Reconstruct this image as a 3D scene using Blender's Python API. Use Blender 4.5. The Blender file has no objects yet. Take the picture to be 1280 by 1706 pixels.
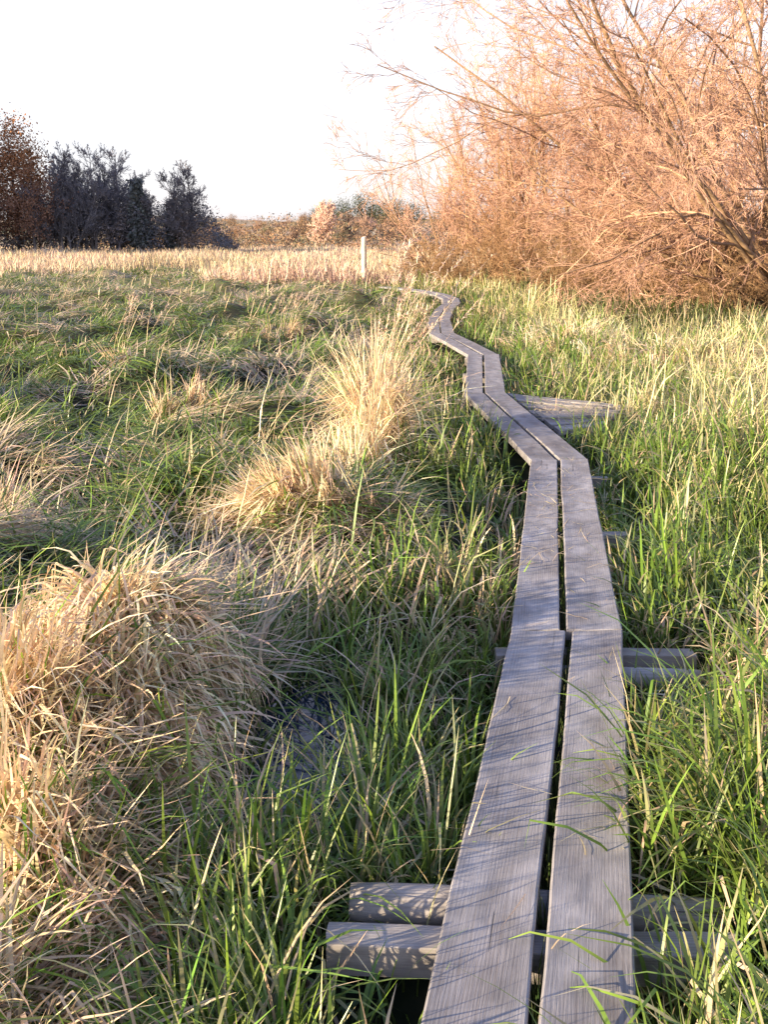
import bpy, math, numpy as np, bmesh
from mathutils import Vector, Matrix
R = np.random.default_rng(7)
C = bpy.context.scene.collection
PI = math.pi

# ------------------------------------------------------------ helpers
def fld(x, y, seed, scale, n=7):
    r = np.random.default_rng(seed)
    o = np.zeros_like(np.asarray(x, float))
    for i in range(n):
        a = r.uniform(0, 2*PI); f = 2*PI/scale*r.uniform(.5, 1.6); p = r.uniform(0, 2*PI)
        o = o + np.sin((x*math.cos(a)+y*math.sin(a))*f+p)
    return o/math.sqrt(n/2.0)

def sstep(a, b, x):
    t = np.clip((x-a)/(b-a), 0, 1); return t*t*(3-2*t)

def gauss(x, y, cx, cy, sx, sy):
    return np.exp(-((x-cx)/sx)**2-((y-cy)/sy)**2)

NODES = [(0.5, -0.20, 0.25), (1.877, .082, .529), (4.187, .539, 1.009), (7.775, 1.108, 1.538), (11.31, .874, 1.314),
         (15.29, 1.215, 1.665), (18.85, .80, 1.25), (22.2, .93, 1.38), (25.5, 1.22, 1.67), (28.0, 1.55, 2.0), (30.3, 1.66, 2.11),
         (32.6, 1.48, 1.93), (34.6, 1.08, 1.53), (36.4, .5, .95), (38.0, -.2, .25)]
NY = np.array([n[0] for n in NODES]); NC = np.array([(n[1]+n[2])/2 for n in NODES])
def cx_of(y): return np.interp(y, NY, NC)

def gz(x, y):
    x = np.asarray(x, float); y = np.asarray(y, float)
    near = 1-sstep(60, 120, np.hypot(x, y))
    z = near*(.03*fld(x, y, 1, 1.6)+.03*fld(x, y, 2, 5))
    z = z-.24*gauss(x, y, -.30, 3.6, .19, .70)-.05*gauss(x, y, .1, 3.3, .5, .9)
    z = z+.24*gauss(x, y, -1.0, 3.75, .34, .40)+.16*gauss(x, y, -1.25, 2.8, .45, .7)+.10*gauss(x, y, -.15, 8.8, .3, .4)
    z = z+.16*gauss(x, y, -.6, 6.5, .8, .5)
    z = z+near*sstep(-.8, -3, x-cx_of(y))*(.10*np.maximum(fld(x, y, 3, 2.0), -.6)+.10*np.maximum(fld(x, y, 4, 5.5), -.5))
    d = np.abs(x-cx_of(y))
    z = z-.05*np.exp(-(d/.5)**2)*near
    hill = sstep(210, 420, y+6*fld(x, y, 5, 160))
    z = z+hill*(7.5+1.5*fld(x, y, 6, 220))
    z = z+10*sstep(500, 1200, y)
    return z

def build_mesh(name, V, F, cols=None, mat=None, smooth=False):
    me = bpy.data.meshes.new(name)
    V = np.ascontiguousarray(V, np.float32); F = np.ascontiguousarray(F, np.int32)
    me.vertices.add(len(V)); me.vertices.foreach_set("co", V.ravel())
    m, k = F.shape
    me.loops.add(m*k); me.loops.foreach_set("vertex_index", F.ravel())
    me.polygons.add(m); me.polygons.foreach_set("loop_start", np.arange(0, m*k, k, dtype=np.int32))
    me.polygons.foreach_set("loop_total", np.full(m, k, np.int32))
    if smooth: me.polygons.foreach_set("use_smooth", np.ones(m, bool))
    me.update(calc_edges=True)
    if cols is not None:
        a = me.color_attributes.new("col", 'FLOAT_COLOR', 'POINT')
        c = np.ones((len(V), 4), np.float32); c[:, :3] = cols
        a.data.foreach_set("color", c.ravel())
    if mat: me.materials.append(mat)
    return me

def add(name, me, loc=(0, 0, 0), parent=None, **props):
    o = bpy.data.objects.new(name, me); o.location = loc
    C.objects.link(o)
    if parent: o.parent = parent
    for k, v in props.items(): o[k] = v
    return o

class Acc:
    def __init__(s): s.V = []; s.F = []; s.C = []; s.n = 0
    def put(s, V, F, Cc):
        s.V.append(V); s.F.append(F+s.n); s.C.append(Cc); s.n += len(V)
    def mesh(s, name, mat, smooth=False):
        return build_mesh(name, np.concatenate(s.V), np.concatenate(s.F), np.concatenate(s.C), mat, smooth)

def blades(acc, x, y, z0, L, w, phi, th0, curv, cb, ct, nseg=5, kt=None, ka=None, clip=True, roll=.6, wig=.10):
    N = len(x)
    bc = lambda a: np.broadcast_to(np.asarray(a, float), (N,)).copy()
    L, w, phi, th0, curv = map(bc, (L, w, phi, th0, curv))
    P = np.zeros((N, nseg+1, 3)); P[:, 0, 0] = x; P[:, 0, 1] = y; P[:, 0, 2] = z0
    kt = bc(2. if kt is None else kt); ka = bc(0. if ka is None else ka)
    wg = R.normal(0, wig, (N, nseg+1)); sw = R.normal(0, .35, N)
    for i in range(nseg):
        t = (i+.5)/nseg
        th = th0+curv*t**1.4+np.where(t > kt, ka, 0)+wg[:, i]
        th = np.minimum(th, 3.0)
        ph = phi+sw*t
        st = L/nseg
        P[:, i+1, 0] = P[:, i, 0]+st*np.sin(th)*np.cos(ph)
        P[:, i+1, 1] = P[:, i, 1]+st*np.sin(th)*np.sin(ph)
        P[:, i+1, 2] = P[:, i, 2]+st*np.cos(th)
    if clip:
        g = gz(P[:, :, 0], P[:, :, 1])+R.uniform(.0, .10, (N, 1))
        P[:, 1:, 2] = np.maximum(P[:, 1:, 2], g[:, 1:])
    rl = R.uniform(-roll, roll, N)
    side = np.stack([-np.sin(phi)*np.cos(rl), np.cos(phi)*np.cos(rl), np.sin(rl)], 1)
    T = np.linspace(0, 1, nseg+1)
    prof = (0.75+.5*T)*(1-T**2.5)+.04
    half = side[:, None, :]*(w[:, None]*.5*prof[None, :])[:, :, None]
    V = np.stack([P-half, P+half], 2).reshape(-1, 3)
    base = (np.arange(N)*(nseg+1)*2)[:, None]
    q = np.arange(nseg)*2
    F = np.stack([base+q, base+q+1, base+q+3, base+q+2], 2).reshape(-1, 4)
    cb = np.broadcast_to(cb, (N, 3)); ct = np.broadcast_to(ct, (N, 3))
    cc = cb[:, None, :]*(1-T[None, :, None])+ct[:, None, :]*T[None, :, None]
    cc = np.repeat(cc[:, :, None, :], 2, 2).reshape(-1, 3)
    acc.put(V, F, cc)
    return P

def tubes(acc, P, rad, k, col):
    N, M, _ = P.shape
    T = np.gradient(P, axis=1); T /= np.linalg.norm(T, axis=2, keepdims=True)+1e-9
    ref = np.tile(np.array([.31, .93, .17]), (N, 1))
    bad = np.abs((ref*T[:, 0]).sum(1)) > .85; ref[bad] = [.9, -.1, .4]
    U = np.cross(T, ref[:, None, :]); U /= np.linalg.norm(U, axis=2, keepdims=True)+1e-9
    W = np.cross(T, U)
    a = np.arange(k)*2*PI/k
    V = P[:, :, None, :]+rad[:, :, None, None]*(U[:, :, None, :]*np.cos(a)[:, None]+W[:, :, None, :]*np.sin(a)[:, None])
    V = V.reshape(-1, 3)
    b = (np.arange(N)*M*k)[:, None, None]; i = (np.arange(M-1)*k)[None, :, None]; j = np.arange(k)[None, None, :]
    j2 = (j+1) % k
    F = np.stack([b+i+j, b+i+j2, b+i+k+j2, b+i+k+j], 3).reshape(-1, 4)
    cc = np.repeat(np.broadcast_to(col, (N, 3))[:, None, :], M*k, 1).reshape(-1, 3)
    acc.put(V, F, cc)

# ------------------------------------------------------------ materials
def newmat(name):
    m = bpy.data.materials.new(name); m.use_nodes = True
    nt = m.node_tree; nt.nodes.clear()
    out = nt.nodes.new('ShaderNodeOutputMaterial')
    return m, nt, nt.nodes, nt.links, out

def leafmat(name, trans=.35, rough=.45, spec=.4):
    m, nt, N, K, out = newmat(name)
    at = N.new('ShaderNodeAttribute'); at.attribute_name = 'col'
    ns = N.new('ShaderNodeTexNoise'); ns.inputs['Scale'].default_value = 9; ns.inputs['Detail'].default_value = 1
    tc = N.new('ShaderNodeTexCoord'); K.new(tc.outputs['Object'], ns.inputs['Vector'])
    mr = N.new('ShaderNodeMapRange'); mr.inputs[1].default_value = .3; mr.inputs[2].default_value = .7
    mr.inputs[3].default_value = .75; mr.inputs[4].default_value = 1.25
    K.new(ns.outputs['Fac'], mr.inputs[0])
    mx = N.new('ShaderNodeVectorMath'); mx.operation = 'SCALE'
    K.new(at.outputs['Color'], mx.inputs[0]); K.new(mr.outputs[0], mx.inputs['Scale'])
    p = N.new('ShaderNodeBsdfPrincipled'); p.inputs['Roughness'].default_value = rough
    p.inputs['Specular IOR Level'].default_value = spec
    K.new(mx.outputs[0], p.inputs['Base Color'])
    if trans > 0:
        t = N.new('ShaderNodeBsdfTranslucent'); K.new(mx.outputs[0], t.inputs['Color'])
        ms = N.new('ShaderNodeMixShader'); ms.inputs[0].default_value = trans
        K.new(p.outputs[0], ms.inputs[1]); K.new(t.outputs[0], ms.inputs[2]); K.new(ms.outputs[0], out.inputs[0])
    else: K.new(p.outputs[0], out.inputs[0])
    return m

M_grass = leafmat('grass_blade', .30, .36, .5)
M_straw = leafmat('dry_straw', .22, .6, .3)
M_bark = leafmat('willow_bark', 0, .8, .2)
M_far = leafmat('distant_foliage', .0, .9, .1)

def woodmat(name, c1, c2, c3, scl=1., crack=.35):
    m, nt, N, K, out = newmat(name)
    tc = N.new('ShaderNodeTexCoord'); oi = N.new('ShaderNodeObjectInfo')
    ad = N.new('ShaderNodeVectorMath'); ad.operation = 'ADD'
    sc = N.new('ShaderNodeVectorMath'); sc.operation = 'SCALE'; sc.inputs['Scale'].default_value = 37.
    cmb = N.new('ShaderNodeCombineXYZ')
    K.new(oi.outputs['Random'], cmb.inputs[0]); K.new(oi.outputs['Random'], cmb.inputs[1])
    K.new(cmb.outputs[0], sc.inputs[0]); K.new(tc.outputs['Object'], ad.inputs[0]); K.new(sc.outputs[0], ad.inputs[1])
    def noise(sx, sy, sz, s, det, dist=0.):
        mp = N.new('ShaderNodeMapping'); mp.inputs['Scale'].default_value = (sx, sy, sz)
        K.new(ad.outputs[0], mp.inputs[0])
        n = N.new('ShaderNodeTexNoise'); n.inputs['Scale'].default_value = s; n.inputs['Detail'].default_value = det
        n.inputs['Distortion'].default_value = dist
        K.new(mp.outputs[0], n.inputs['Vector']); return n
    grain = noise(5.0, 110, 110, 2.2*scl, 5, .6)
    fine = noise(9, 300, 300, 2.0*scl, 3)
    blotch = noise(1.2, 3.5, 3.5, 1.6, 5)
    cloud = noise(1, 1.3, 1, 8, 7)
    mp = N.new('ShaderNodeMapping'); mp.inputs['Scale'].default_value = (.5, 9, 4); K.new(ad.outputs[0], mp.inputs[0])
    wv = N.new('ShaderNodeTexWave'); wv.wave_type = 'BANDS'; wv.bands_direction = 'Y'
    wv.inputs['Scale'].default_value = 3.6; wv.inputs['Distortion'].default_value = 9; wv.inputs['Detail'].default_value = 2
    wv.inputs['Detail Scale'].default_value = .7
    K.new(mp.outputs[0], wv.inputs['Vector'])
    cr = N.new('ShaderNodeValToRGB')
    cr.color_ramp.elements[0].position = .28; cr.color_ramp.elements[0].color = (*c1, 1)
    cr.color_ramp.elements[1].position = .74; cr.color_ramp.elements[1].color = (*c3, 1)
    e = cr.color_ramp.elements.new(.5); e.color = (*c2, 1)
    mx = N.new('ShaderNodeMath'); mx.operation = 'MULTIPLY_ADD'; mx.inputs[1].default_value = .12
    K.new(wv.outputs['Fac'], mx.inputs[0])
    m2 = N.new('ShaderNodeMath'); m2.operation = 'MULTIPLY_ADD'; m2.inputs[1].default_value = .24; m2.inputs[2].default_value = -.06
    K.new(grain.outputs['Fac'], m2.inputs[0])
    m3 = N.new('ShaderNodeMath'); m3.operation = 'MULTIPLY_ADD'; m3.inputs[1].default_value = .76
    K.new(blotch.outputs['Fac'], m3.inputs[0]); K.new(m2.outputs[0], m3.inputs[2])
    K.new(m3.outputs[0], mx.inputs[2]); K.new(mx.outputs[0], cr.inputs[0])
    ck = noise(.7, 34, 34, 2.0*scl, 2, .15)
    rr = N.new('ShaderNodeMapRange'); rr.inputs[1].default_value = .26; rr.inputs[2].default_value = .285
    rr.inputs[3].default_value = crack; rr.inputs[4].default_value = 1
    K.new(ck.outputs['Fac'], rr.inputs[0])
    r2 = N.new('ShaderNodeMapRange'); r2.inputs[1].default_value = .3; r2.inputs[2].default_value = .7
    r2.inputs[3].default_value = .70; r2.inputs[4].default_value = 1.2
    K.new(cloud.outputs['Fac'], r2.inputs[0])
    r3 = N.new('ShaderNodeMapRange'); r3.inputs[3].default_value = .8; r3.inputs[4].default_value = 1.1
    K.new(oi.outputs['Random'], r3.inputs[0])
    pm = N.new('ShaderNodeMath'); pm.operation = 'MULTIPLY'; K.new(rr.outputs[0], pm.inputs[0]); K.new(r2.outputs[0], pm.inputs[1])
    pn = N.new('ShaderNodeMath'); pn.operation = 'MULTIPLY'; K.new(pm.outputs[0], pn.inputs[0]); K.new(r3.outputs[0], pn.inputs[1])
    vs = N.new('ShaderNodeVectorMath'); vs.operation = 'SCALE'; K.new(cr.outputs[0], vs.inputs[0]); K.new(pn.outputs[0], vs.inputs['Scale'])
    p = N.new('ShaderNodeBsdfPrincipled'); p.inputs['Roughness'].default_value = .68
    p.inputs['Specular IOR Level'].default_value = .4
    K.new(vs.outputs[0], p.inputs['Base Color'])
    h = N.new('ShaderNodeMath'); h.operation = 'MULTIPLY_ADD'; h.inputs[1].default_value = .5
    K.new(fine.outputs['Fac'], h.inputs[0]); K.new(grain.outputs['Fac'], h.inputs[2])
    h2 = N.new('ShaderNodeMath'); h2.operation = 'MULTIPLY_ADD'; h2.inputs[1].default_value = .8
    K.new(rr.outputs[0], h2.inputs[0]); K.new(h.outputs[0], h2.inputs[2])
    b = N.new('ShaderNodeBump'); b.inputs['Strength'].default_value = .35; b.inputs['Distance'].default_value = .003
    K.new(h2.outputs[0], b.inputs['Height']); K.new(b.outputs[0], p.inputs['Normal'])
    K.new(p.outputs[0], out.inputs[0])
    return m
M_wood = woodmat('weathered_grey_plank', (.17, .15, .145), (.28, .265, .27), (.38, .37, .385))
M_log = woodmat('weathered_beam', (.20, .18, .16), (.34, .31, .29), (.50, .46, .43))
M_post = woodmat('pale_post', (.84, .76, .62), (.88, .82, .68), (.9, .85, .74), crack=.9)

def groundmat():
    m, nt, N, K, out = newmat('marsh_ground')
    tc = N.new('ShaderNodeTexCoord')
    def noise(s, det):
        n = N.new('ShaderNodeTexNoise'); n.inputs['Scale'].default_value = s; n.inputs['Detail'].default_value = det
        K.new(tc.outputs['Object'], n.inputs['Vector']); return n
    n1 = noise(3.5, 8); n2 = noise(.03, 5); n3 = noise(.35, 6)
    cr = N.new('ShaderNodeValToRGB')
    cr.color_ramp.elements[0].position = .35; cr.color_ramp.elements[0].color = (.012, .014, .010, 1)
    cr.color_ramp.elements[1].position = .72; cr.color_ramp.elements[1].color = (.07, .06, .035, 1)
    e = cr.color_ramp.elements.new(.52); e.color = (.025, .032, .014, 1)
    K.new(n1.outputs['Fac'], cr.inputs[0])
    far = N.new('ShaderNodeValToRGB')
    far.color_ramp.elements[0].position = .38; far.color_ramp.elements[0].color = (.24, .22, .13, 1)
    far.color_ramp.elements[1].position = .6; far.color_ramp.elements[1].color = (.52, .38, .27, 1)
    K.new(n2.outputs['Fac'], far.inputs[0])
    mid = N.new('ShaderNodeValToRGB')
    mid.color_ramp.elements[0].position = .4; mid.color_ramp.elements[0].color = (.10, .12, .045, 1)
    mid.color_ramp.elements[1].position = .62; mid.color_ramp.elements[1].color = (.34, .27, .16, 1)
    K.new(n3.outputs['Fac'], mid.inputs[0])
    sx = N.new('ShaderNodeSeparateXYZ'); K.new(tc.outputs['Object'], sx.inputs[0])
    a = N.new('ShaderNodeMapRange'); a.inputs[1].default_value = 15; a.inputs[2].default_value = 45; K.new(sx.outputs[1], a.inputs[0])
    b = N.new('ShaderNodeMapRange'); b.inputs[1].default_value = 60; b.inputs[2].default_value = 180; K.new(sx.outputs[1], b.inputs[0])
    m1 = N.new('ShaderNodeMix'); m1.data_type = 'RGBA'; K.new(a.outputs[0], m1.inputs[0]); K.new(cr.outputs[0], m1.inputs[6]); K.new(mid.outputs[0], m1.inputs[7])
    m2 = N.new('ShaderNodeMix'); m2.data_type = 'RGBA'; K.new(b.outputs[0], m2.inputs[0]); K.new(m1.outputs[2], m2.inputs[6]); K.new(far.outputs[0], m2.inputs[7])
    p = N.new('ShaderNodeBsdfPrincipled'); p.inputs['Roughness'].default_value = .9; p.inputs['Specular IOR Level'].default_value = .15
    K.new(m2.outputs[2], p.inputs['Base Color'])
    bu = N.new('ShaderNodeBump'); bu.inputs['Strength'].default_value = .4; bu.inputs['Distance'].default_value = .02
    K.new(n1.outputs['Fac'], bu.inputs['Height']); K.new(bu.outputs[0], p.inputs['Normal'])
    K.new(p.outputs[0], out.inputs[0]); return m

def watermat():
    m, nt, N, K, out = newmat('bog_water')
    p = N.new('ShaderNodeBsdfPrincipled'); p.inputs['Base Color'].default_value = (.015, .03, .07, 1)
    p.inputs['Roughness'].default_value = .06; p.inputs['IOR'].default_value = 1.33
    p.inputs['Specular IOR Level'].default_value = 1.
    tc = N.new('ShaderNodeTexCoord'); n = N.new('ShaderNodeTexNoise'); n.inputs['Scale'].default_value = 14; n.inputs['Detail'].default_value = 2
    K.new(tc.outputs['Object'], n.inputs['Vector'])
    b = N.new('ShaderNodeBump'); b.inputs['Strength'].default_value = .15; b.inputs['Distance'].default_value = .006
    K.new(n.outputs['Fac'], b.inputs['Height']); K.new(b.outputs[0], p.inputs['Normal']); K.new(p.outputs[0], out.inputs[0])
    return m

# ------------------------------------------------------------ ground + water
def sinh_axis(n, a, c, k):
    u = np.linspace(-1, 1, n); return c+a*np.sinh(k*u)
xs = sinh_axis(400, 3, 0, 6.2); ys = sinh_axis(440, 3, 3.5, 6.6)
ys = ys[ys > -60]
GX, GY = np.meshgrid(xs, ys)
V = np.stack([GX, GY, gz(GX, GY)], 2).reshape(-1, 3)
ny, nx = GX.shape
ii = (np.arange(ny-1)*nx)[:, None]+np.arange(nx-1)[None, :]
F = np.stack([ii, ii+1, ii+nx+1, ii+nx], 2).reshape(-1, 4)
add('ground', build_mesh('ground', V, F, None, groundmat(), True), kind='structure', label='boggy meadow ground with peat, moss and distant fields')
wx = np.linspace(-.95, .02, 10); wy = np.linspace(2.6, 5.0, 10)
WX, WY = np.meshgrid(wx, wy)
V = np.stack([WX, WY, np.full_like(WX, -.066)], 2).reshape(-1, 3)
ii = (np.arange(9)*10)[:, None]+np.arange(9)[None, :]
F = np.stack([ii, ii+1, ii+11, ii+10], 2).reshape(-1, 4)
add('water', build_mesh('water', V, F, None, watermat()), kind='structure', label='dark bog water standing between the grass')

# ------------------------------------------------------------ boardwalk
TOP = .22
def plank_mesh(name, corners, th=.05, mat=M_wood, seed=0):
    r = np.random.default_rng(seed)
    nl, nr, fr, fl = [np.array(c, float) for c in corners]
    c = (nl+nr+fr+fl)/4
    d = (fl+fr-nl-nr); d /= np.linalg.norm(d)
    up = np.array([0, 0, 1.]); s = np.cross(up, d); s /= np.linalg.norm(s); up = np.cross(d, s)
    Rm = np.stack([d, s, up], 1)
    loc = lambda p: (p-c)@Rm
    nl, nr, fr, fl = map(loc, (nl, nr, fr, fl))
    L = np.linalg.norm(fl-nl); nxx = max(12, int(L/.05))
    prof = [(0, -th), (0, -.010), (.008, -.003), (.03, 0)]+[(v, 0) for v in (.2, .35, .5, .65, .8)]+[(.97, 0), (.992, -.003), (1, -.010), (1, -th)]
    vs = np.array([p[0] for p in prof]); zs = np.array([p[1] for p in prof])
    t = np.linspace(0, 1, nxx)
    Lp = nl[None]*(1-t[:, None])+fl[None]*t[:, None]; Rp = nr[None]*(1-t[:, None])+fr[None]*t[:, None]
    sm = lambda: np.convolve(r.normal(0, .0028, nxx+16), np.ones(9)/5, 'same')[8:-8]
    Lp[:, 1] += sm(); Rp[:, 1] += sm()
    Pg = Lp[:, None, :]*(1-vs[None, :, None])+Rp[:, None, :]*vs[None, :, None]
    ej = np.convolve(r.normal(0, .004, len(vs)+4), np.ones(3)/2, 'same')[2:-2]
    Pg[0, :, 0] += ej; Pg[-1, :, 0] += ej[::-1]
    cup = -.004*(1-(2*vs-1)**2)*r.uniform(-.3, 1)
    tw = r.normal(0, .003)
    Pg[:, :, 2] += zs+cup+(vs-.5)[None, :]*(t[:, None]-.5)*tw*4+.003*np.sin(t*PI*2+r.uniform(0, 6))[:, None]+r.normal(0, .0004, (nxx, len(vs)))
    k = len(vs)
    Vv = Pg.reshape(-1, 3)
    faces = []
    for i in range(nxx-1):
        for j in range(k):
            j2 = (j+1) % k
            faces.append((i*k+j, (i+1)*k+j, (i+1)*k+j2, i*k+j2))
    faces.append(tuple(range(k))); faces.append(tuple((nxx-1)*k+j for j in reversed(range(k))))
    me = bpy.data.meshes.new(name); me.from_pydata([tuple(v) for v in Vv], [], faces); me.update()
    bm = bmesh.new(); bm.from_mesh(me); bmesh.ops.recalc_face_normals(bm, faces=bm.faces); bm.to_mesh(me); bm.free()
    me.materials.append(mat)
    M = Matrix([[*Rm[0], c[0]], [*Rm[1], c[1]], [*Rm[2], c[2]], [0, 0, 0, 1]])
    return me, M

bw = add('boardwalk', None, (float(NC[0]), .5, 0), label='weathered grey two-plank boardwalk winding through marsh grass', category='boardwalk')
bw.empty_display_size = .2
def put_child(name, me, M, parent, **kw):
    o = add(name, me, parent=parent, **kw)
    o.matrix_parent_inverse = Matrix.Translation(-parent.location)
    o.matrix_basis = M
    return o
for i in range(len(NODES)-1):
    y0, l0, r0 = NODES[i]; y1, l1, r1 = NODES[i+1]
    if i == 0: y1, l1, r1 = NODES[2]
    if i == 1: continue
    g = .026; z0 = TOP+.003*((i*7) % 5-2); z1 = TOP+.003*((i*5+3) % 5-2)
    e = .004
    def lerp(a, b, t): return a+(b-a)*t
    gm0 = lerp(l0, r0, .49+.02*((i*3) % 3-1)); gm1 = lerp(l1, r1, .49+.02*((i*3+1) % 3-1))
    if i == 0: gm1 = .785; gm0 = .03
    meA, MA = plank_mesh('plank', [(l0, y0+e, z0), (gm0-g/2, y0+e, z0), (gm1-g/2, y1-e, z1), (l1, y1-e, z1)], seed=i*2)
    meB, MB = plank_mesh('plank', [(gm0+g/2, y0+e-.01, z0+.004), (r0, y0+e, z0+.004), (r1, y1-e, z1+.002), (gm1+g/2, y1-e+.01, z1+.002)], seed=i*2+1)
    put_child('plank', meA, MA, bw); put_child('plank', meB, MB, bw)

def log_mesh(name, L, r, seed, mat=M_log):
    rr = np.random.default_rng(seed); n = 14; k = 14
    xs_ = np.linspace(-L/2, L/2, n); Vv = []; faces = []
    a = np.arange(k)*2*PI/k; sh = 1+.06*np.sin(a*2+rr.uniform(0, 6))+.04*np.sin(a*3+rr.uniform(0, 6))
    for i, x in enumerate(xs_):
        rad = r*(1-.08*(x/L))*sh*(1+rr.normal(0, .015, k))
        if i in (0, n-1): rad = rad*.93
        for j in range(k): Vv.append((x, rad[j]*math.cos(a[j]), rad[j]*math.sin(a[j])))
    for i in range(n-1):
        for j in range(k): faces.append((i*k+j, (i+1)*k+j, (i+1)*k+(j+1) % k, i*k+(j+1) % k))
    faces.append(tuple(range(k))); faces.append(tuple((n-1)*k+j for j in reversed(range(k))))
    me = bpy.data.meshes.new(name); me.from_pydata(Vv, [], faces); me.update()
    bm = bmesh.new(); bm.from_mesh(me); bmesh.ops.recalc_face_normals(bm, faces=bm.faces); bm.to_mesh(me); bm.free()
    for p in me.polygons: p.use_smooth = len(p.vertices) == 4
    me.materials.append(mat); return me

def beam(x0, x1, y, zt, w=.11, th=.11, skew=0., rnd=False, seed=0):
    if rnd:
        me = log_mesh('crossbeam', x1-x0, w/2, seed)
        M = Matrix.Translation(((x0+x1)/2, y, zt-w/2)) @ Matrix.Rotation(skew, 4, 'Z') @ Matrix.Rotation(.02, 4, 'Y')
    else:
        hw = w/2
        s = (x1-x0)*math.tan(skew)/2
        me, M = plank_mesh('crossbeam', [(x0, y+hw-s, zt), (x0, y-hw-s, zt), (x1, y-hw+s, zt-.01), (x1, y+hw+s, zt-.01)], th=th, mat=M_log, seed=seed)
    put_child('crossbeam', me, M, bw)
BEAMS = [(-.14, .87, 2.23, .168, .095, .085, -.03, False, 31), (-.09, .88, 2.41, .170, .10, .1, -.04, True, 32),
 (.50, 1.30, 4.02, .125, .09, .1, -.02, True, 33), (.48, 1.33, 4.20, .125, .09, .08, .02, False, 34),
 (.86, 1.46, 6.05, .130, .08, .08, .02, False, 35), (1.08, 1.66, 7.62, .13, .08, .08, .0, False, 36),
 (.85, 1.5, 9.5, .12, .08, .1, .02, True, 38), (.70, 1.5, 11.35, .15, .09, .08, .02, False, 37)]
for b_ in BEAMS: beam(*b_)
for k_, yy in enumerate((13.4, 15.3, 18.8, 22.2, 25.5, 28.0, 30.3, 32.6, 34.6, 36.4)):
    c_ = float(cx_of(yy)); beam(c_-.26, c_+.26, yy, .165, .12, .1, .01*k_-.03, False, 40+k_)

pf = add('wooden_platform', None, (1.9, 10.4, 0), label='low weathered grey board platform half sunk in grass', category='platform')
A0 = np.array([1.36, 11.65]); B0 = np.array([1.58, 9.2])
A1 = np.array([2.45, 10.95]); B1 = np.array([2.15, 9.9])
nb = 7
for i in range(nb):
    t0 = i/nb+.016; t1 = (i+1)/nb-.016
    p0 = A0+(B0-A0)*t0; p1 = A0+(B0-A0)*t1; q0 = A1+(B1-A1)*t0; q1 = A1+(B1-A1)*t1
    z = TOP-.04+R.uniform(-.02, .014); j_ = R.uniform(-.2, .06)
    dd = (q0-p0); dd = dd/np.linalg.norm(dd)*j_; q0 = q0+dd; q1 = q1+dd
    me, M = plank_mesh('board', [(p0[0], p0[1], z), (p1[0], p1[1], z), (q1[0], q1[1], z-.03), (q0[0], q0[1], z-.03)], th=.04, seed=70+i)
    put_child('board', me, M, pf)
me, M = plank_mesh('joist', [(1.66, 9.4, .11), (1.76, 9.4, .11), (1.79, 11.3, .11), (1.69, 11.3, .11)], th=.1, mat=M_log, seed=81)
put_child('joist', me, M, pf)
me, M = plank_mesh('joist', [(1.95, 9.95, .10), (2.05, 10.0, .10), (2.2, 10.95, .10), (2.1, 10.95, .10)], th=.1, mat=M_log, seed=82)
put_child('joist', me, M, pf)

Vp = []; Fp = []; k = 20
lv = [(-.4, .11), (0, .115), (.8, .113), (1.5, .111), (1.88, .11), (1.91, .103), (1.93, .08)]
for z, r_ in lv:
    for j in range(k):
        a = 2*PI*j/k; Vp.append((r_*math.cos(a), r_*math.sin(a), z+(.02*math.cos(a) if z > 1.8 else 0)))
for i in range(len(lv)-1):
    for j in range(k): Fp.append((i*k+j, i*k+(j+1) % k, (i+1)*k+(j+1) % k, (i+1)*k+j))
Fp.append(tuple((len(lv)-1)*k+j for j in range(k)))
me = bpy.data.meshes.new('wooden_post'); me.from_pydata(Vp, [], Fp); me.update(); me.materials.append(M_post)
for p in me.polygons: p.use_smooth = len(p.vertices) == 4
add('wooden_post', me, (-.83, 45, float(gz(-.83, 45))), label='pale round wooden marker post standing in meadow grass', category='post')

# ------------------------------------------------------------ grass
def col(a): return np.array(a, float)
GREEN = col((.085, .19, .028)); GREEN2 = col((.24, .36, .045)); DGREEN = col((.05, .115, .03)); OLIVE = col((.19, .20, .075))
STRAW = col((.78, .62, .40)); STRAW2 = col((.66, .48, .31)); GREY = col((.46, .42, .32)); PINK = col((.72, .51, .40))
def mixc(a, b, t): return a*(1-t[:, None])+b*t[:, None]
def var(c, s=.18):
    n = len(c); return np.clip(c*(1+R.normal(0, s, (n, 1)))*(1+R.normal(0, .06, (n, 3))), .005, .9)
def sample(N, a, b, pw=.3, m=.45, m0=.9):
    u = R.random(N); y = (a**pw+u*(b**pw-a**pw))**(1/pw)
    x = R.uniform(-1, 1, N)*(m*y+m0); return x, y
def locks(x, y, k, rad):
    idx = np.repeat(np.arange(len(x)), k); n = len(idx)
    rr_ = np.broadcast_to(rad, (len(x),))[idx]
    return x[idx]+R.normal(0, 1, n)*rr_, y[idx]+R.normal(0, 1, n)*rr_, idx
def keep_off(x, y, d=.25):
    k = (np.abs(x-cx_of(y)) > d) | (y > 38)
    pl = (x > 1.3) & (x < 2.4) & (y > 9.2+(x-1.5)*1.0) & (y < 11.65-(x-1.36)*.55)
    for b_ in BEAMS[:2]:
        k &= ~((x > b_[0]-.02) & (x < b_[1]+.02) & (np.abs(y-b_[2]) < .07))
    for b_ in BEAMS[2:4]:
        k &= ~((x > 1.0) & (x < b_[1]+.02) & (np.abs(y-b_[2]) < .09))
    return k & ~(pl & (R.random(len(x)) > .07))
def water_mask(x, y): return np.clip(1.4*gauss(x, y, -.30, 3.6, .20, .70), 0, 1)

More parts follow.
